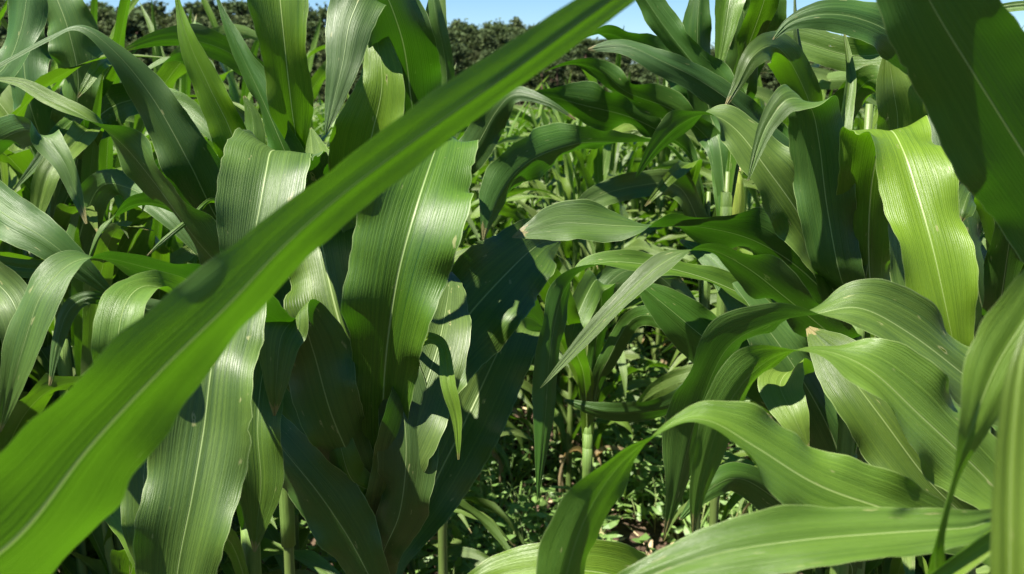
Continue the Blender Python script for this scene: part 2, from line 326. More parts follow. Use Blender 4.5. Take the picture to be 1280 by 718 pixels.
    # --- left plant, lower
    p = Plant(300, 420, 1.12, 1.45, 'maize plant at the left whose pale arching leaf bends down at the left edge', 5)
    p.leaf([(300, 385, .96, 50, 128), (240, 352, .88, 46, 130), (180, 334, .83, 46, 125), (128, 323, .80, 38, 100), (88, 330, .78, 46, 45), (52, 368, .76, 58, 20), (30, 430, .76, 52, 10), (13, 490, .77, 27, 0), (0, 540, .79, 3, 0)], fold=10, upper=-1)
    p.leaf([(300, 365, 1.04, 60, 125), (245, 300, 1.0, 66, 130), (190, 225, .98, 70, 130), (150, 178, .97, 56, 120), (108, 148, .95, 34, 70), (60, 122, .95, 24, 40), (25, 104, .95, 14, 30), (-15, 98, .95, 3, 30)], fold=14, upper=-1)
    p.leaf([(260, 400, .9, 50, 0, 60), (225, 372, .82, 50, 0, 50), (185, 358, .76, 56, 0, 20), (158, 378, .73, 62, 0, 5), (146, 430, .72, 58, 0, 5), (140, 490, .74, 30, 0, 5), (138, 530, .76, 3, 0, 5)], M_YOUNG)
    p.leaf([(300, 300, 1.08, 10), (270, 252, 1.04, 8), (240, 272, 1.0, 8), (205, 300, .98, 7), (184, 320, .98, 2)], M_YOUNG, fold=40)
    p.leaf([(280, 470, 1.1, 36), (215, 400, 1.06, 34), (150, 380, 1.03, 20), (112, 372, 1.0, 18), (86, 388, 1.0, 24), (71, 430, 1.0, 16), (62, 482, 1.0, 3)])
    p.leaf([(280, 560, 1.05, 44), (220, 520, 1.0, 60), (185, 560, .96, 60), (180, 640, .95, 56), (190, 720, .95, 30), (195, 760, .96, 3)])
    p.leaf([(270, 660, 1.1, 30), (200, 600, 1.1, 34), (140, 610, 1.08, 40), (165, 665, 1.06, 36), (178, 720, 1.06, 10)], M_YOUNG)
    # --- left edge plant
    p = Plant(-110, 330, 1.0, 1.75, 'maize plant at the left edge with a dark leaf pointing into the picture', 6)
    p.leaf([(-70, 205, .92, 44), (0, 264, .88, 58), (55, 298, .87, 46), (105, 338, .88, 28), (150, 378, .9, 3)], fold=12, upper=1)
    p.leaf([(-70, 318, 1.0, 20), (20, 334, .98, 24), (75, 338, .98, 20), (125, 340, 1.0, 3)])
    p.leaf([(-60, 330, .9, 60), (-10, 350, .88, 62), (20, 385, .86, 56), (25, 440, .86, 40), (8, 520, .87, 8)])
    p.leaf([(-40, 200, 1.2, 50, 0, 0), (0, 175, 1.15, 46, 0, 20), (40, 163, 1.1, 44, 0, 50), (75, 195, 1.08, 30), (95, 240, 1.08, 18), (108, 280, 1.08, 3)])
    p.leaf([(-60, 120, 1.3, 50), (0, 90, 1.3, 40), (25, 40, 1.3, 46), (35, -20, 1.3, 44), (40, -90, 1.3, 5)], upper=1)
    # --- tall plant behind, far upper left
    p = Plant(70, 330, 1.55, 1.8, 'tall maize plant at the upper left corner with broad upright leaves', 7)
    p.leaf([(82, 190, 1.5, 50), (98, 110, 1.45, 60), (86, 40, 1.42, 66), (60, -30, 1.42, 60), (40, -100, 1.44, 5)])
    p.leaf([(60, 200, 1.5, 40), (35, 120, 1.45, 56), (30, 40, 1.45, 54), (45, -40, 1.45, 40), (60, -90, 1.45, 4)], upper=1)
    p.leaf([(100, 140, 1.5, 30), (140, 80, 1.42, 22), (128, 78, 1.36, 18), (108, 106, 1.34, 11), (97, 122, 1.34, 2)], M_YOUNG)
    p.leaf([(90, 210, 1.5, 30), (112, 162, 1.42, 34), (92, 180, 1.34, 30), (62, 215, 1.3, 32), (48, 262, 1.3, 20), (44, 290, 1.3, 3)], M_YOUNG)
    p.leaf([(90, 230, 1.5, 26), (105, 150, 1.45, 24), (75, 165, 1.36, 18), (45, 205, 1.34, 12), (15, 240, 1.34, 2)])
    p.leaf([(80, 220, 1.55, 50), (120, 150, 1.55, 60), (165, 125, 1.5, 44), (220, 130, 1.46, 34), (260, 160, 1.44, 20), (290, 200, 1.44, 3)])
    p.leaf([(90, 330, 1.5, 40), (120, 240, 1.45, 40), (160, 235, 1.4, 34), (210, 270, 1.36, 26), (250, 320, 1.36, 4)])
    # --- centre-right plant: the one most arching leaves over the gap come from
    p = Plant(1085, 470, 1.18, 1.5, 'maize plant right of the gap whose long leaves arch left over the weeds', 8, r0=.013)
    p.leaf([(1075, 420, 1.12, 50, 125), (1010, 345, 1.10, 78, 130), (945, 302, 1.08, 74, 130), (875, 284, 1.07, 62, 125), (818, 284, 1.06, 44, 95), (768, 282, 1.05, 54, 45), (705, 279, 1.04, 60, 28), (665, 288, 1.03, 26, 20), (640, 297, 1.03, 2, 20)], fold=12, upper=-1)
    p.leaf([(1060, 420, 1.06, 30, 10), (1036, 348, 1.03, 50, 10), (1003, 275, 1.0, 74, 10), (958, 210, .98, 78, 12), (918, 160, .98, 56, 25), (884, 143, .98, 40, 80), (850, 156, 1.0, 42, 130), (820, 185, 1.02, 26, 135), (795, 222, 1.04, 3, 135)], fold=15, nc=16, upper=-1)
    p.leaf([(1052, 350, 1.0, 54, 0, 0), (1034, 260, .98, 70, 0, 2), (1024, 180, .96, 72, 0, 6), (1012, 132, .94, 62, 0, 25), (985, 124, .92, 40, 0, 50), (960, 155, .92, 24, 0, 40), (946, 190, .92, 13, 0, 30), (935, 226, .92, 2, 0, 30)], fold=10)
    p.leaf([(1045, 425, 1.0, 60, 130), (985, 375, .95, 62, 130), (930, 333, .92, 54, 130), (878, 312, .90, 30, 95), (828, 330, .89, 30, 35), (775, 377, .88, 24, 25), (725, 430, .88, 16, 20), (675, 486, .88, 1, 20)], fold=14, upper=-1)
    p.leaf([(1040, 430, 1.1, 40, 30), (960, 385, 1.06, 40, 35), (880, 348, 1.03, 36, 40), (800, 330, 1.0, 34, 45), (740, 332, .98, 30, 70), (705, 366, .97, 44, 125), (688, 440, .96, 46, 145), (682, 520, .96, 30, 150), (675, 590, .96, 12, 150), (672, 626, .96, 1, 150)], fold=20, upper=-1)
    p.leaf([(1060, 560, 1.1, 40), (960, 480, 1.08, 60), (890, 430, 1.06, 66), (835, 385, 1.05, 50), (790, 348, 1.05, 4)], M_LEAF, upper=1)
    p.leaf([(1070, 640, 1.1, 40), (1040, 545, 1.06, 66), (990, 455, 1.04, 70), (935, 380, 1.04, 52), (890, 325, 1.06, 30), (850, 300, 1.1, 4)])
    p.leaf([(1060, 520, 1.2, 30), (990, 500, 1.25, 34), (900, 478, 1.3, 30, -30), (830, 510, 1.32, 34, -30), (760, 516, 1.34, 26, -30), (705, 500, 1.36, 3)])
    p.leaf([(1060, 700, 1.2, 40), (990, 640, 1.15, 50), (930, 600, 1.1, 40), (890, 610, 1.08, 30), (850, 650, 1.08, 4)])
    p.leaf([(1040, 560, 1.12, 30), (1000, 470, 1.04, 44), (975, 480, 1.0, 56), (992, 520, .97, 42), (1010, 560, .97, 4)], M_YOUNG)
    # --- plant with the bright folded-over leaf
    p = Plant(1068, 420, 1.02, 1.5, 'maize plant with one bright yellow green leaf folded over and hanging straight down', 9)
    p.leaf([(1094, 420, 1.02, 50, 0, 0), (1086, 330, 1.0, 64, 0, 0), (1088, 245, .97, 80, 0, 0), (1098, 188, .935, 90, 0, 0), (1112, 163, .88, 88, 0, 0), (1128, 186, .835, 92, 0, 2), (1146, 240, .81, 98, 0, 4), (1166, 310, .79, 100, 0, 4), (1180, 372, .785, 84, 0, 2), (1192, 430, .79, 52, 0, 0), (1199, 466, .8, 20, 0, 0), (1201, 480, .8, 2, 0, 0)], M_YOUNG, fold=9, wave=.45, nc=16, twist=3, label='bright folded-over leaf hanging straight down')
    p.leaf([(1085, 330, 1.0, 40, 0, 0), (1100, 240, .98, 52, 0, 0), (1118, 190, .95, 54, 0, 0), (1125, 230, .93, 56, 0, 0), (1135, 320, .92, 60, 0, 0), (1150, 400, .92, 44, 0, 0), (1156, 440, .92, 3, 0, 0)])
    p.leaf([(1075, 330, 1.05, 20), (1040, 240, 1.0, 24), (1052, 160, 1.0, 26), (1062, 100, 1.02, 18), (1055, 40, 1.03, 3)], fold=50)
    p.leaf([(1110, 230, 1.1, 60), (1122, 160, 1.08, 64), (1116, 110, 1.06, 50), (1110, 66, 1.06, 12), (1108, 50, 1.06, 2)], M_YOUNG)
    # --- upper right rear plants
    p = Plant(1010, 400, 1.3, 1.38, 'maize plant with narrow furled spikes at the upper right, behind the folded-over leaf', 10)
    p.leaf([(1010, 160, 1.25, 34), (1004, 100, 1.22, 26), (996, 40, 1.2, 10), (993, -20, 1.2, 2)], fold=50)
    p.leaf([(1015, 140, 1.2, 34), (988, 78, 1.16, 44), (965, 58, 1.12, 38), (940, 72, 1.1, 28), (920, 110, 1.1, 13), (905, 136, 1.1, 2)], M_YOUNG)
    p.leaf([(1040, 160, 1.3, 40), (1075, 110, 1.25, 40), (1100, 100, 1.2, 34), (1150, 110, 1.18, 4)], M_YOUNG)
    p.leaf([(1000, 240, 1.25, 60, 125), (940, 165, 1.22, 60, 130), (880, 95, 1.2, 52, 130), (832, 35, 1.2, 40, 130), (795, -20, 1.2, 30, 130), (765, -70, 1.2, 3, 130)], upper=-1)
    p.leaf([(1000, 215, 1.2, 50), (930, 142, 1.16, 40), (880, 104, 1.14, 36), (830, 78, 1.12, 34, 20), (780, 57, 1.12, 28, 30), (735, 62, 1.12, 3)])
    p = Plant(1240, 400, 1.2, 1.42, 'maize plant at the right whose broad grey green leaf lies level under the sky', 11)
    p.leaf([(1230, 150, 1.12, 44), (1172, 88, 1.06, 56), (1122, 46, 1.02, 58), (1076, 24, 1.0, 52), (1030, 18, .99, 38), (990, 28, .99, 18), (966, 50, .99, 2)], fold=8, upper=1)
    p.leaf([(1235, 120, 1.15, 30), (1200, 70, 1.2, 40), (1150, 60, 1.22, 46), (1070, 70, 1.24, 44), (990, 50, 1.26, 40), (950, 60, 1.28, 3)], M_YOUNG)
    p.leaf([(1235, 100, 1.2, 14), (1228, 30, 1.18, 10), (1250, 12, 1.16, 12), (1300, 8, 1.14, 12), (1340, 20, 1.12, 2)])
    p.leaf([(1250, 320, 1.15, 30), (1235, 250, 1.1, 34), (1215, 238, 1.06, 36), (1204, 262, 1.04, 28), (1200, 280, 1.04, 3)], M_YOUNG)
    p.leaf([(1250, 380, 1.1, 40), (1262, 300, 1.05, 44), (1275, 240, 1.02, 40), (1290, 180, 1.0, 3)])
    p.leaf([(1235, 420, 1.15, 50), (1215, 330, 1.12, 60), (1195, 240, 1.12, 60), (1175, 170, 1.14, 40), (1165, 120, 1.16, 3)], upper=1)
    p = Plant(905, 330, 1.5, 1.40, 'maize plant right of the gap with a pale drooping leaf tip against the sky', 12)
    p.leaf([(925, 90, 1.45, 30), (960, -20, 1.35, 40), (935, -50, 1.3, 44), (915, -10, 1.27, 42), (906, 40, 1.26, 26), (899, 80, 1.26, 11), (896, 112, 1.26, 2)], M_YOUNG)
    p.leaf([(890, 150, 1.5, 44), (876, 90, 1.48, 46), (872, 30, 1.46, 40), (880, -50, 1.46, 4)], fold=25, upper=1)
    p.leaf([(920, 150, 1.5, 40), (928, 90, 1.45, 44), (930, 30, 1.42, 40), (925, -40, 1.42, 5)], fold=25, upper=1)
    p.leaf([(935, 90, 1.5, 30), (958, 30, 1.4, 50), (950, -30, 1.38, 50), (930, -90, 1.38, 4)])
    p.leaf([(890, 180, 1.5, 30, 130), (845, 140, 1.5, 40, 130), (785, 116, 1.5, 42, 120), (752, 90, 1.5, 30, 130), (716, 80, 1.5, 20, 100), (680, 90, 1.5, 2, 90)], upper=-1)
    p.leaf([(890, 150, 1.5, 34, 130), (850, 92, 1.5, 50, 135), (803, 62, 1.5, 44, 130), (762, 42, 1.5, 34, 110), (722, 50, 1.5, 24, 60), (690, 64, 1.5, 2, 40)], upper=-1)
    p = Plant(880, 400, 1.75, 1.35, 'shorter maize plant with a yellow green ear, in the middle just right of the gap', 13)
    p.leaf([(860, 190, 1.72, 20, 120), (830, 168, 1.7, 36, 130), (785, 146, 1.7, 62, 135), (730, 132, 1.7, 58, 135), (682, 120, 1.7, 22, 130), (650, 121, 1.7, 2, 130)], upper=-1)
    p.leaf([(870, 240, 1.7, 20, 60), (835, 184, 1.66, 16, 80), (775, 178, 1.62, 24, 110), (720, 180, 1.58, 50, 130), (660, 203, 1.54, 70, 135), (622, 248, 1.52, 50, 135), (604, 300, 1.5, 3, 135)], fold=30, upper=-1)
    p.leaf([(860, 250, 1.7, 16), (870, 205, 1.66, 18), (845, 215, 1.6, 18), (822, 240, 1.58, 10), (806, 258, 1.58, 2)], M_YOUNG)
    p.leaf([(880, 300, 1.7, 26), (850, 235, 1.66, 34), (800, 232, 1.62, 34), (740, 250, 1.58, 28), (700, 290, 1.56, 3)])
    p.leaf([(880, 420, 1.7, 30), (830, 350, 1.66, 36), (780, 340, 1.62, 38), (735, 390, 1.6, 30), (720, 440, 1.6, 3)])
    # its ear: husk with leaf tips and silk
    c = at(912, 262, 1.68)-p.base; ax = Vector((.10, -.1, 1)).normalized(); P_ = []; r_ = []
    for k in range(9): f = k/8; P_.append(c+ax*(.17*(f-.6))); r_.append(.027*math.sin(math.pi*(.18+.74*f))**.8)
    V, Fc = tube(P_, r_, 14); ear = mesh_obj('ear', V, Fc, M_HUSK, p.root)
    rg = random.Random(5)
    V = []; Fc = []
    for k in range(14):
        a = rg.uniform(0, 6.28); tip = P_[-1]+Vector((math.cos(a)*.025, math.sin(a)*.025, rg.uniform(-.01, .05))); v, f = tube([P_[-1]-ax*.02, P_[-1]*.5+tip*.5+Vector((0, 0, .012)), tip], [.0016, .0012, .0006], 4)
        o_ = len(V); V += v; Fc += [tuple(i+o_ for i in q) for q in f]
    mesh_obj('silk', V, Fc, M_SILK, ear)
    p = Plant(735, 520, 1.55, 1.22, 'small maize plant standing in the gap with a yellow green leaf bending left', 14, r0=.009)
    p.leaf([(722, 445, 1.42, 24), (706, 395, 1.34, 38), (682, 348, 1.28, 38), (650, 319, 1.25, 28), (620, 308, 1.23, 14), (592, 303, 1.22, 2)], M_YOUNG)
    p.leaf([(745, 430, 1.5, 20), (752, 380, 1.45, 30), (745, 350, 1.4, 36), (720, 400, 1.36, 30), (712, 440, 1.36, 3)])
    p.leaf([(760, 450, 1.5, 24), (790, 400, 1.46, 26), (830, 400, 1.4, 26), (880, 440, 1.38, 3)])
    p.leaf([(730, 470, 1.5, 24), (700, 420, 1.5, 24), (655, 395, 1.48, 26), (610, 405, 1.46, 3)], M_YOUNG)
    # --- near right plant
    p = Plant(1330, 560, .86, 1.42, 'maize plant beyond the right edge whose leaves ripple left in a long sunlit wave', 15)
    p.leaf([(1265, 520, .78, 50, 25), (1205, 468, .755, 84, 30), (1135, 415, .74, 92, 35), (1075, 385, .73, 72, 50), (1020, 392, .73, 50, 82), (960, 405, .735, 66, 125), (905, 440, .76, 90, 140), (868, 530, .79, 74, 150), (845, 620, .81, 28, 150), (830, 672, .82, 2, 150)], fold=14, nc=16, upper=-1)
    p.leaf([(1280, 650, .70, 60, 20), (1222, 588, .68, 98, 25), (1150, 520, .665, 112, 30), (1082, 460, .66, 86, 45), (1015, 438, .67, 44, 82), (955, 455, .68, 66, 128), (908, 512, .69, 66, 145), (878, 600, .7, 36, 150), (866, 665, .71, 3, 150)], M_YOUNG, fold=14, nc=16, upper=-1)
    p.leaf([(1220, 660, .88, 60), (1160, 600, .86, 90), (1100, 520, .86, 96), (1050, 455, .88, 70), (1010, 410, .92, 6)])
    p.leaf([(1290, 560, .8, 50), (1250, 500, .8, 60), (1195, 470, .8, 50), (1150, 490, .8, 4)])
    # --- frontmost right plant
    p = Plant(1400, 700, .58, 1.3, 'frontmost maize plant at lower right with big bright leaves over the bottom edge', 16)
    p.leaf([(1240, 690, .60, 40, 20), (1130, 645, .58, 76, 20), (1025, 608, .565, 110, 25), (945, 560, .555, 100, 35), (885, 527, .55, 62, 60), (838, 534, .55, 38, 90), (775, 583, .545, 72, 128), (732, 650, .54, 86, 142), (706, 730, .54, 76, 148), (690, 820, .55, 40, 150), (685, 880, .56, 3, 150)], M_YOUNG, fold=12, nc=16, upper=-1)
    p.leaf([(1265, 655, .52, 24), (1205, 660, .50, 44, 35), (1105, 666, .49, 72, 40), (1000, 675, .48, 80, 40), (905, 690, .475, 68, 35), (822, 716, .475, 46, 25), (745, 748, .48, 22), (690, 775, .485, 2)], M_YOUNG, fold=10, nc=16, twist=4)
    p.leaf([(1100, 765, .45, 30, 10), (1180, 706, .445, 44, 10), (1240, 662, .44, 42, 10), (1300, 612, .44, 50), (1350, 560, .44, 40)], M_YOUNG, fold=42, attach=False)
    p.leaf([(1170, 720, .46, 26, 0), (1172, 680, .44, 18, 30), (1190, 605, .43, 26, 40), (1214, 540, .42, 56, 20), (1245, 460, .42, 84), (1285, 395, .42, 92), (1330, 330, .43, 70), (1370, 290, .44, 4)], M_YOUNG, fold=12, attach=False)
    p.leaf([(1290, 1000, .34, 50), (1262, 840, .335, 52), (1262, 718, .33, 54), (1264, 580, .33, 50), (1274, 470, .33, 36), (1290, 395, .335, 3)], M_YOUNG, fold=10, attach=False)
    p.leaf([(1000, 900, .75, 60, 20), (880, 790, .69, 70, 20), (790, 728, .66, 76, 30), (715, 712, .65, 74, 30), (640, 716, .65, 60, 25), (585, 735, .65, 30), (545, 755, .65, 3)], M_YOUNG, fold=8, attach=False)
    # --- the big dark leaf, upper right
    p = Plant(1560, 640, .68, 1.5, 'maize plant at the right edge with the widest dark green leaf against the sky', 17)
    p.leaf([(1445, 440, .66, 100, -36), (1368, 325, .61, 130, -38), (1290, 208, .57, 150, -38), (1222, 100, .54, 148, -38), (1166, 8, .52, 128, -38), (1130, -70, .51, 95, -36), (1113, -150, .51, 60, -36), (1106, -190, .51, 4, -36)], fold=3, wave=.3, upper=1, nc=16, twist=0)
    def inv(x, y, z, w):
        q = Vector((x, y, z-H)); d = q.dot(FW); return (640+q.x/d*F, 359-q.dot(UP)/d*F, d, w*F/d)
    p.leaf([inv(.52, .60, 1.62, .06), inv(.42, .54, 1.80, .09), inv(.30, .46, 1.92, .11), inv(.16, .40, 1.96, .11), inv(.04, .35, 1.90, .08), inv(-.04, .31, 1.80, .003)], fold=8, twist=0)  # added leaf above the frame, there to shade the big dark leaf
    p.leaf([inv(.60, .66, 1.55, .06), inv(.52, .56, 1.78, .09), inv(.40, .44, 1.90, .11), inv(.28, .34, 1.92, .10), inv(.18, .26, 1.84, .003)], fold=8, twist=0)  # second unseen leaf, added overhead to widen that shade
heroes()

# ------------------------------------------------------------------ generic maize plants for the rows
def generic(seed, h, nl, wmax=.042, na=26, nc=6):
    rng = random.Random(seed); root = bpy.data.objects.new('maize_plant', None); C.objects.link(root)
    lean = (rng.uniform(-.05, .05), rng.uniform(-.05, .05))
    V, Fc = stalk_geo(h*.84, .010, lean, rng, 7); mesh_obj('stalk', V, Fc, M_STALK, root)
    a0 = rng.uniform(0, 6.28)
    for k in range(nl):
        f = k/(nl-1); z = h*(.10+.76*f); az = a0+(k % 2)*math.pi+rng.uniform(-.55, .55)
        L = rng.uniform(.42, .66)*(1-.35*abs(f-.55)); wm = wmax*rng.uniform(.65, 1.15)*(1-.3*abs(f-.5))
        el = R(rng.uniform(52, 72)+14*f); droop = rng.uniform(2.1, 3.4)*(1-.35*f); n = 9
        if k >= nl-2: el = R(rng.uniform(78, 86)); droop = rng.uniform(.2, .9); L *= .8; wm *= .7
        z = min(z, h*.83); f2 = z/(h*.84); p = Vector((lean[0]*f2*f2, lean[1]*f2*f2, z)); P = [p.copy()]; W = []; wd = []
        tw = rng.uniform(-2.6, 2.6) if rng.random() < .6 else rng.uniform(-.4, .4)
        sd_ = rng.uniform(-.5, .5)
        for i in range(n):
            s = i/(n-1); e = el-droop*s**1.5; a = az+sd_*s
            d = Vector((math.cos(a)*math.cos(e), math.sin(a)*math.cos(e), math.sin(e)))
            side = Vector((-math.sin(a), math.cos(a), 0)); W.append(Matrix.Rotation(tw*s*s, 3, d) @ side)
            wd.append(wm*(.45+.55*min(1, s*4))*(1 if s < .45 else max(0, math.cos((s-.45)/.55*1.5708))**.75)+.0008)
            if i < n-1: p = p+d*(L/(n-1)); P.append(p.copy())
        if k == nl//2 and rng.random() < .0: pass
        V, Fc, UV = blade([tuple(x) for x in P], [tuple(x) for x in W], wd, rng, 16, .9, na=na, nc=nc, upper=None if False else (1 if True else None))
        mesh_obj('leaf', V, Fc, M_FAR if k < nl-2 else M_YOUNG, root, UV)
    for k in range(2):
        az = rng.uniform(0, 6.28); z = h*rng.uniform(.05, .2); p = Vector((0, 0, z)); P = []; W = []; wd = []
        for i in range(6):
            q = i/5; e = 1.0-2.6*min(1, q*1.6); d = Vector((math.cos(az+q)*math.cos(e), math.sin(az+q)*math.cos(e), math.sin(e))); P.append(tuple(p)); p = p+d*.06
            W.append(Matrix.Rotation(q*2.5, 3, d) @ Vector((-math.sin(az), math.cos(az), 0))); wd.append(.022*(1-q**2)+.001)
        V, Fc, UV = blade(P, [tuple(x) for x in W], wd, rng, 40, 1.2, na=16, nc=4); mesh_obj('dead_leaf', V, Fc, M_DEAD, root, UV)
    return root
def copy_tree(o, parent=None):
    c = o.copy(); C.objects.link(c); c.parent = parent
    for ch in list(o.children): copy_tree(ch, c)
    return c
protos = [generic(100+i, 1.0, 12+i % 3) for i in range(8)]
protos_h = 1.0
rng = random.Random(77)
spots = []
# crowd left of the gap, right of the gap, and rows closing the gap further off
for row in range(-9, 12):
    x0 = -.28+row*.62
    y = 1.75+rng.uniform(0, .2)
    while y < 11:
        x = x0+rng.uniform(-.07, .07)+.00*y
        yy = y+rng.uniform(-.06, .06)
        y += .19 if y < 3.4 else .30
        px = 640+x/yy*F
        if px < -110 or px > 1390: continue
        # weedy gap between the rows
        gl = .10-.03*yy; gr = .62
        if yy < 3.3 and -.12 < x < .60: continue
        if yy < 2.3 and -.45 < x < .9: continue
        spots.append((x, yy))
for _ in range(26):
    spots.append((rng.uniform(-.95, -.42), rng.uniform(1.45, 2.1)))
for _ in range(26):
    spots.append((rng.uniform(-.25, .85), rng.uniform(3.5, 6)))
for _ in range(12):
    spots.append((rng.uniform(.62, 1.2), rng.uniform(1.7, 2.3)))
spots = [q for q in spots if abs(q[0]/q[1]) < .62]
spots.sort(key=lambda s: s[1]); spots = spots[:270]
print('row plants', len(spots), spots[-1])
used = set()
for i, (x, y) in enumerate(spots):
    k = rng.randrange(8)
    o = protos[k] if k not in used else copy_tree(protos[k]); used.add(k)
    side = 'left' if x < 0 else 'right'
    if y < 4.6:
        s = rng.uniform(1.35, 1.62) if x < 0 else rng.uniform(1.3, 1.55)
        if abs(x) < .8: s = rng.uniform(1.12, 1.32) if y < 3.0 else rng.uniform(1.22, 1.48)
    elif abs(x) < 1.2: s = rng.uniform(1.2, 1.45)
    else: s = rng.uniform(1.2, 1.5)
    o.location = (x, y, 0); o.scale = (s*.9+.1, s*.9+.1, s); o.rotation_euler = (rng.uniform(-.05, .05), rng.uniform(-.05, .05), rng.uniform(0, 6.28))
    if y < 2.8: lb, gp = f'maize plant in the crowd just behind the front plants, {side} of the gap', f'maize plants just behind the front plants, {side}'
    elif y < 4.8: lb, gp = f'maize plant in the dense rows {side} of the weedy gap, some way back', f'maize plants in the rows {side} of the gap'
    elif abs(x) < 1.2: lb, gp = 'small looking maize plant in the far rows that close the end of the gap', 'maize plants closing the end of the gap'
    else: lb, gp = f'distant maize plant in the rows on the {side}, towards the wood', f'distant maize plants on the {side}'
    tag(o, lb, 'maize plant', gp)
# the same field standing round and behind the viewer
low = [(rng.uniform(-1.6, 1.6), rng.uniform(-2.6, .75)) for _ in range(46)]
for (x, y) in low:
    o = copy_tree(protos[sorted(used)[rng.randrange(len(used))]]); s = rng.uniform(.72, .92) if y > -.6 else rng.uniform(.9, 1.2); o.location = (x, y, 0); o.scale = (s, s, s); o.rotation_euler = (0, 0, rng.uniform(0, 6.28))
    tag(o, 'low maize plant below or behind the viewer, outside the picture', 'maize plant', 'low maize plants around the viewer')
for (x, y) in ((-1.5, -1.9), (.3, -1.7), (1.0, -1.2), (1.5, -.5), (-1.9, -.3), (1.7, .1), (-1.7, .45), (-1.0, -1.6), (.9, -1.7), (0, -2.2), (1.5, -1.2), (-1.6, -.9)):
    o = copy_tree(protos[sorted(used)[rng.randrange(len(used))]]); s = rng.uniform(1.3, 1.6); o.location = (x, y, 0); o.scale = (s, s, s); o.rotation_euler = (0, 0, rng.uniform(0, 6.28))
    tag(o, 'maize plant standing beside or behind the viewer, outside the picture', 'maize plant', 'maize plants around the viewer')
for k in range(8):
    if k not in used:
        for ch in list(protos[k].children): bpy.data.objects.remove(ch)
        bpy.data.objects.remove(protos[k])

# distant canopy of the same field: nobody could count these
def far_field():
    rng = random.Random(9); V = []; Fc = []; UV = []
    for _ in range(17000):
        y = 5.2+38*rng.random()**1.6; x = rng.uniform(-1, 1)*y*.62; z = 1.22+rng.uniform(-.8, .14)
        a = rng.uniform(0, 6.28); L = rng.uniform(.35, .75); e = rng.uniform(.5, 1.45); p = Vector((x, y, z-.12)); hw = rng.uniform(.014, .03); sdv = Vector((-math.sin(a), math.cos(a), rng.uniform(-.8, .8))).normalized()*hw
        b = len(V); dr = rng.uniform(1.4, 2.9)
        for i in range(7):
            s = i/6; k_ = 1-s**2.5; V.append(p-sdv*k_); V.append(p+sdv*k_); UV += [(0.1, s), (.9, s)]
            ee = e-dr*s; p = p+Vector((math.cos(a)*math.cos(ee), math.sin(a)*math.cos(ee), math.sin(ee)))*L/6
        for i in range(6): Fc.append((b+2*i, b+2*i+1, b+2*i+3, b+2*i+2))
    tag(mesh_obj('maize_field', V, Fc, M_FAR, None, UV), 'far part of the maize field, leaves merging into one green mass', 'maize field', kind='stuff')
far_field()

# ------------------------------------------------------------------ ground, hill
def ground():
    nx, ny = 120, 160; V = []; Fc = []; rg = np.random.RandomState(3)
    xs = np.sign(np.linspace(-1, 1, nx))*np.abs(np.linspace(-1, 1, nx))**2.4*900; ys = -20+np.linspace(0, 1, ny)**2.6*1500
    for y in ys:
        for x in xs:
            z = 0
            if y < 12 and abs(x) < 8: z = .012*math.sin(x*10.1)+rg.uniform(-.012, .012)
            V.append((x, y, z-.004))
    for j in range(ny-1):
        for i in range(nx-1): q = j*nx+i; Fc.append((q, q+1, q+nx+1, q+nx))
    tag(mesh_obj('soil_ground', V, Fc, M_SOIL), kind='structure')
def hz(x, y): return max(0, (y-70)*.055)+1.2*math.sin(x*.021+1.0)*min(1, max(0, (y-70)/60))
def hill():
    V = []; Fc = []; nx, ny = 50, 24
    for j in range(ny):
        for i in range(nx):
            x = -260+520*i/(nx-1); y = 64+200*j/(ny-1); V.append((x, y, hz(x, y)-.25 if j else -.6))
    for j in range(ny-1):
        for i in range(nx-1): q = j*nx+i; Fc.append((q, q+1, q+nx+1, q+nx))
    tag(mesh_obj('hill', V, Fc, M_HILL), kind='structure')
ground(); hill()

# ------------------------------------------------------------------ the wood
def tree_proto(seed, kind):
    rng = random.Random(seed); root = bpy.data.objects.new('pine_tree' if kind == 0 else 'leafy_tree', None); C.objects.link(root)
    h = 8.0; V, Fc = tube([(0, 0, -.6), (.05, 0, 2), (rng.uniform(-.2, .2), .1, 5), (rng.uniform(-.2, .2), 0, 7.4)], [.2, .16, .1, .03], 8); tr = mesh_obj('trunk', V, Fc, M_BARK, root)
    V = []; Fc = []
    cl = []
    for _ in range(46):
        z = rng.uniform(1.2, h); f = (z-1.0)/(h-1.0)
        if kind == 0: rmax = 1.75*(1-f)**.7+.15
        else: rmax = 2.1*math.sqrt(max(0, 1-(2*f-1)**2))*1.0+.1
        a = rng.uniform(0, 6.28); r = rmax*rng.uniform(.35, 1.05); cl.append((Vector((math.cos(a)*r, math.sin(a)*r, z)), rng.uniform(.35, .75)))
        lv, lf = tube([(0, 0, z-.4), (math.cos(a)*r, math.sin(a)*r, z)], [.04, .015], 4); 
    for c, s in cl:
        for _ in range(64):
            d = Vector((rng.gauss(0, 1), rng.gauss(0, 1), rng.gauss(0, .7)))*s*.52; p = c+d
            n = Vector((rng.gauss(0, 1), rng.gauss(0, 1), rng.gauss(0, 1)+.4)).normalized(); t = n.orthogonal().normalized(); b_ = n.cross(t); q = rng.uniform(.10, .24)
            k = len(V); V += [p+t*q, p+b_*q*.7, p-t*q, p-b_*q*.7]; Fc.append((k, k+1, k+2, k+3))
    mesh_obj('crown', V, Fc, M_CROWN, root, smooth=False)
    return root
tp = [tree_proto(i+1, 0 if i % 3 else 1) for i in range(6)]
rng = random.Random(31); used = set()
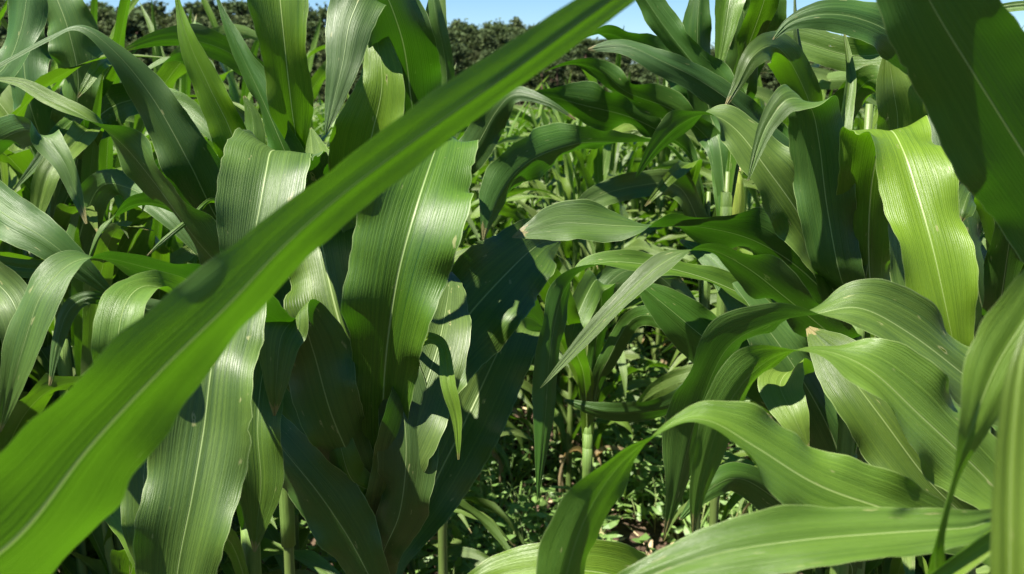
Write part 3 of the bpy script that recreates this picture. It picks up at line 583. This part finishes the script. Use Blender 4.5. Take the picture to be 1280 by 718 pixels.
def top_px(px):   # height of the wood's outline in the photograph
    pts = [(-300, 10), (0, 8), (180, 5), (210, 16), (250, 8), (300, 10), (420, 18), (470, 30), (560, 26), (640, 30), (700, 40), (820, 66), (870, 58), (1000, 58), (1110, 66), (1300, 70), (1600, 70)]
    for (a, b), (c, d) in zip(pts, pts[1:]):
        if a <= px <= c: return b+(d-b)*(px-a)/(c-a)
    return 60
n = 0
for ring, (yy, dpx) in enumerate(((86, 22), (98, 18), (112, 15))):
    px = -160
    while px < 1440:
        px += dpx*rng.uniform(.7, 1.3); y = yy+rng.uniform(-5, 5); x = (px-640)/F*y; k = rng.randrange(6)
        o = tp[k] if k not in used else copy_tree(tp[k]); used.add(k)
        g = hz(x, y)-.2; topz = H+y*math.tan(math.atan((359-top_px(px))/F)-pitch)
        hh = (topz-g)*rng.uniform(.94, 1.12)*(1 if ring == 2 else (.9 if ring == 1 else .68)); hh = max(hh, 2.2)
        s = hh/8.3; o.location = (x, y, g); wd_ = max(s, .62)*rng.uniform(.95, 1.4); o.scale = (wd_, wd_, s); o.rotation_euler = (0, 0, rng.uniform(0, 6.28))
        row = ('at the foot of the wood', 'in the middle of the wood', 'on the skyline of the wood')[ring]
        pine = 'pine' if o.name.startswith('pine') else 'leafy'
        tag(o, f'dark {"pointed pine" if pine=="pine" else "rounded leafy tree"} {row} behind the field', 'tree', f'{pine} trees {row}')
        n += 1
print('trees', n)

# ------------------------------------------------------------------ weeds and litter in the gap
def leaflet(V, Fc, p, a, e, L, W_, rng):
    d = Vector((math.cos(a)*math.cos(e), math.sin(a)*math.cos(e), math.sin(e))); s = Vector((-math.sin(a), math.cos(a), rng.uniform(-.4, .4))).normalized(); n = d.cross(s)
    k = len(V); c = n*W_*.25
    V += [p, p+d*L*.35+s*W_*.5-c, p+d*L*.4, p+d*L*.35-s*W_*.5-c, p+d*L*.75+s*W_*.36-c-n*L*.05, p+d*L*.78-n*L*.05, p+d*L*.75-s*W_*.36-c-n*L*.05, p+d*L-n*L*.16]
    Fc += [(k, k+2, k+1), (k, k+3, k+2), (k+1, k+2, k+5, k+4), (k+2, k+3, k+6, k+5), (k+4, k+5, k+7), (k+5, k+6, k+7)]
def weeds():
    rng = random.Random(12); V = []; Fc = []; SV = []; SF = []
    n = 0
    while n < 2100:
        y = rng.uniform(1.6, 6.5) if rng.random() < .75 else rng.uniform(1.6, 11); x = rng.uniform(-.5, 1.1) if rng.random() < .7 else rng.uniform(-.55, .55)*y
        # bare patches
        if math.sin(x*7+2+1.3*math.sin(y*4))*math.sin(y*3.1+.5+math.sin(x*5)) > .15 and rng.random() < .85: continue
        n += 1
        h = rng.uniform(.04, .3)*(1.25 if y > 4 else 1); base = Vector((x, y, 0)); tip = base+Vector((rng.uniform(-.05, .05), rng.uniform(-.05, .05), h))
        v, f = tube([base, (base+tip)/2+Vector((.005, 0, 0)), tip], [.0022, .0018, .001], 3); o_ = len(SV); SV += v; SF += [tuple(i+o_ for i in q) for q in f]
        kind = rng.random(); m_ = rng.randint(5, 12)
        for k in range(m_):
            s = (k+1)/m_; p = base+(tip-base)*s; a = rng.uniform(0, 6.28)
            if kind < .6: leaflet(V, Fc, p, a, rng.uniform(-.1, .8), rng.uniform(.03, .075), rng.uniform(.016, .038), rng)
            elif kind < .85: leaflet(V, Fc, base+(p-base)*.3, a, rng.uniform(.5, 1.3), rng.uniform(.08, .2), rng.uniform(.005, .010), rng)
            else: leaflet(V, Fc, p, a, rng.uniform(-.2, .5), rng.uniform(.05, .09), rng.uniform(.03, .045), rng)
    w_ = mesh_obj('weeds', V, Fc, M_WEED, smooth=False); tag(w_, 'low green weeds covering the ground in the gap between the rows', 'weeds', kind='stuff')
    s_ = mesh_obj('stems', SV, SF, M_WSTEM, w_)
    V = []; Fc = []
    for _ in range(1500):
        y = rng.uniform(1.6, 7); x = rng.uniform(-.5, 1.2); leaflet(V, Fc, Vector((x, y, rng.uniform(.004, .03))), rng.uniform(0, 6.28), rng.uniform(-.2, .3), rng.uniform(.03, .14), rng.uniform(.004, .02), rng)
    tag(mesh_obj('dry_leaf_litter', V, Fc, M_DRY, smooth=False), 'pale dry scraps of leaf lying on the brown soil between weeds', 'litter', kind='stuff')
    V = []; Fc = []
    for _ in range(1600):
        y = rng.uniform(1.6, 7); x = rng.uniform(-.5, 1.2); r = rng.uniform(.006, .03)*rng.random()**.5; k = len(V)
        for d in ((1, 0, 0), (-1, 0, 0), (0, 1, 0), (0, -1, 0), (0, 0, 1), (0, 0, -.6)): V.append(Vector((x, y, r*.3))+Vector(d)*r*rng.uniform(.7, 1.2))
        Fc += [(k, k+2, k+4), (k+2, k+1, k+4), (k+1, k+3, k+4), (k+3, k, k+4), (k+2, k, k+5), (k+1, k+2, k+5), (k+3, k+1, k+5), (k, k+3, k+5)]
    tag(mesh_obj('soil_clods', V, Fc, M_SOIL, smooth=False), 'small crumbled lumps of brown soil lying in the gap', 'soil clods', kind='stuff')
weeds()
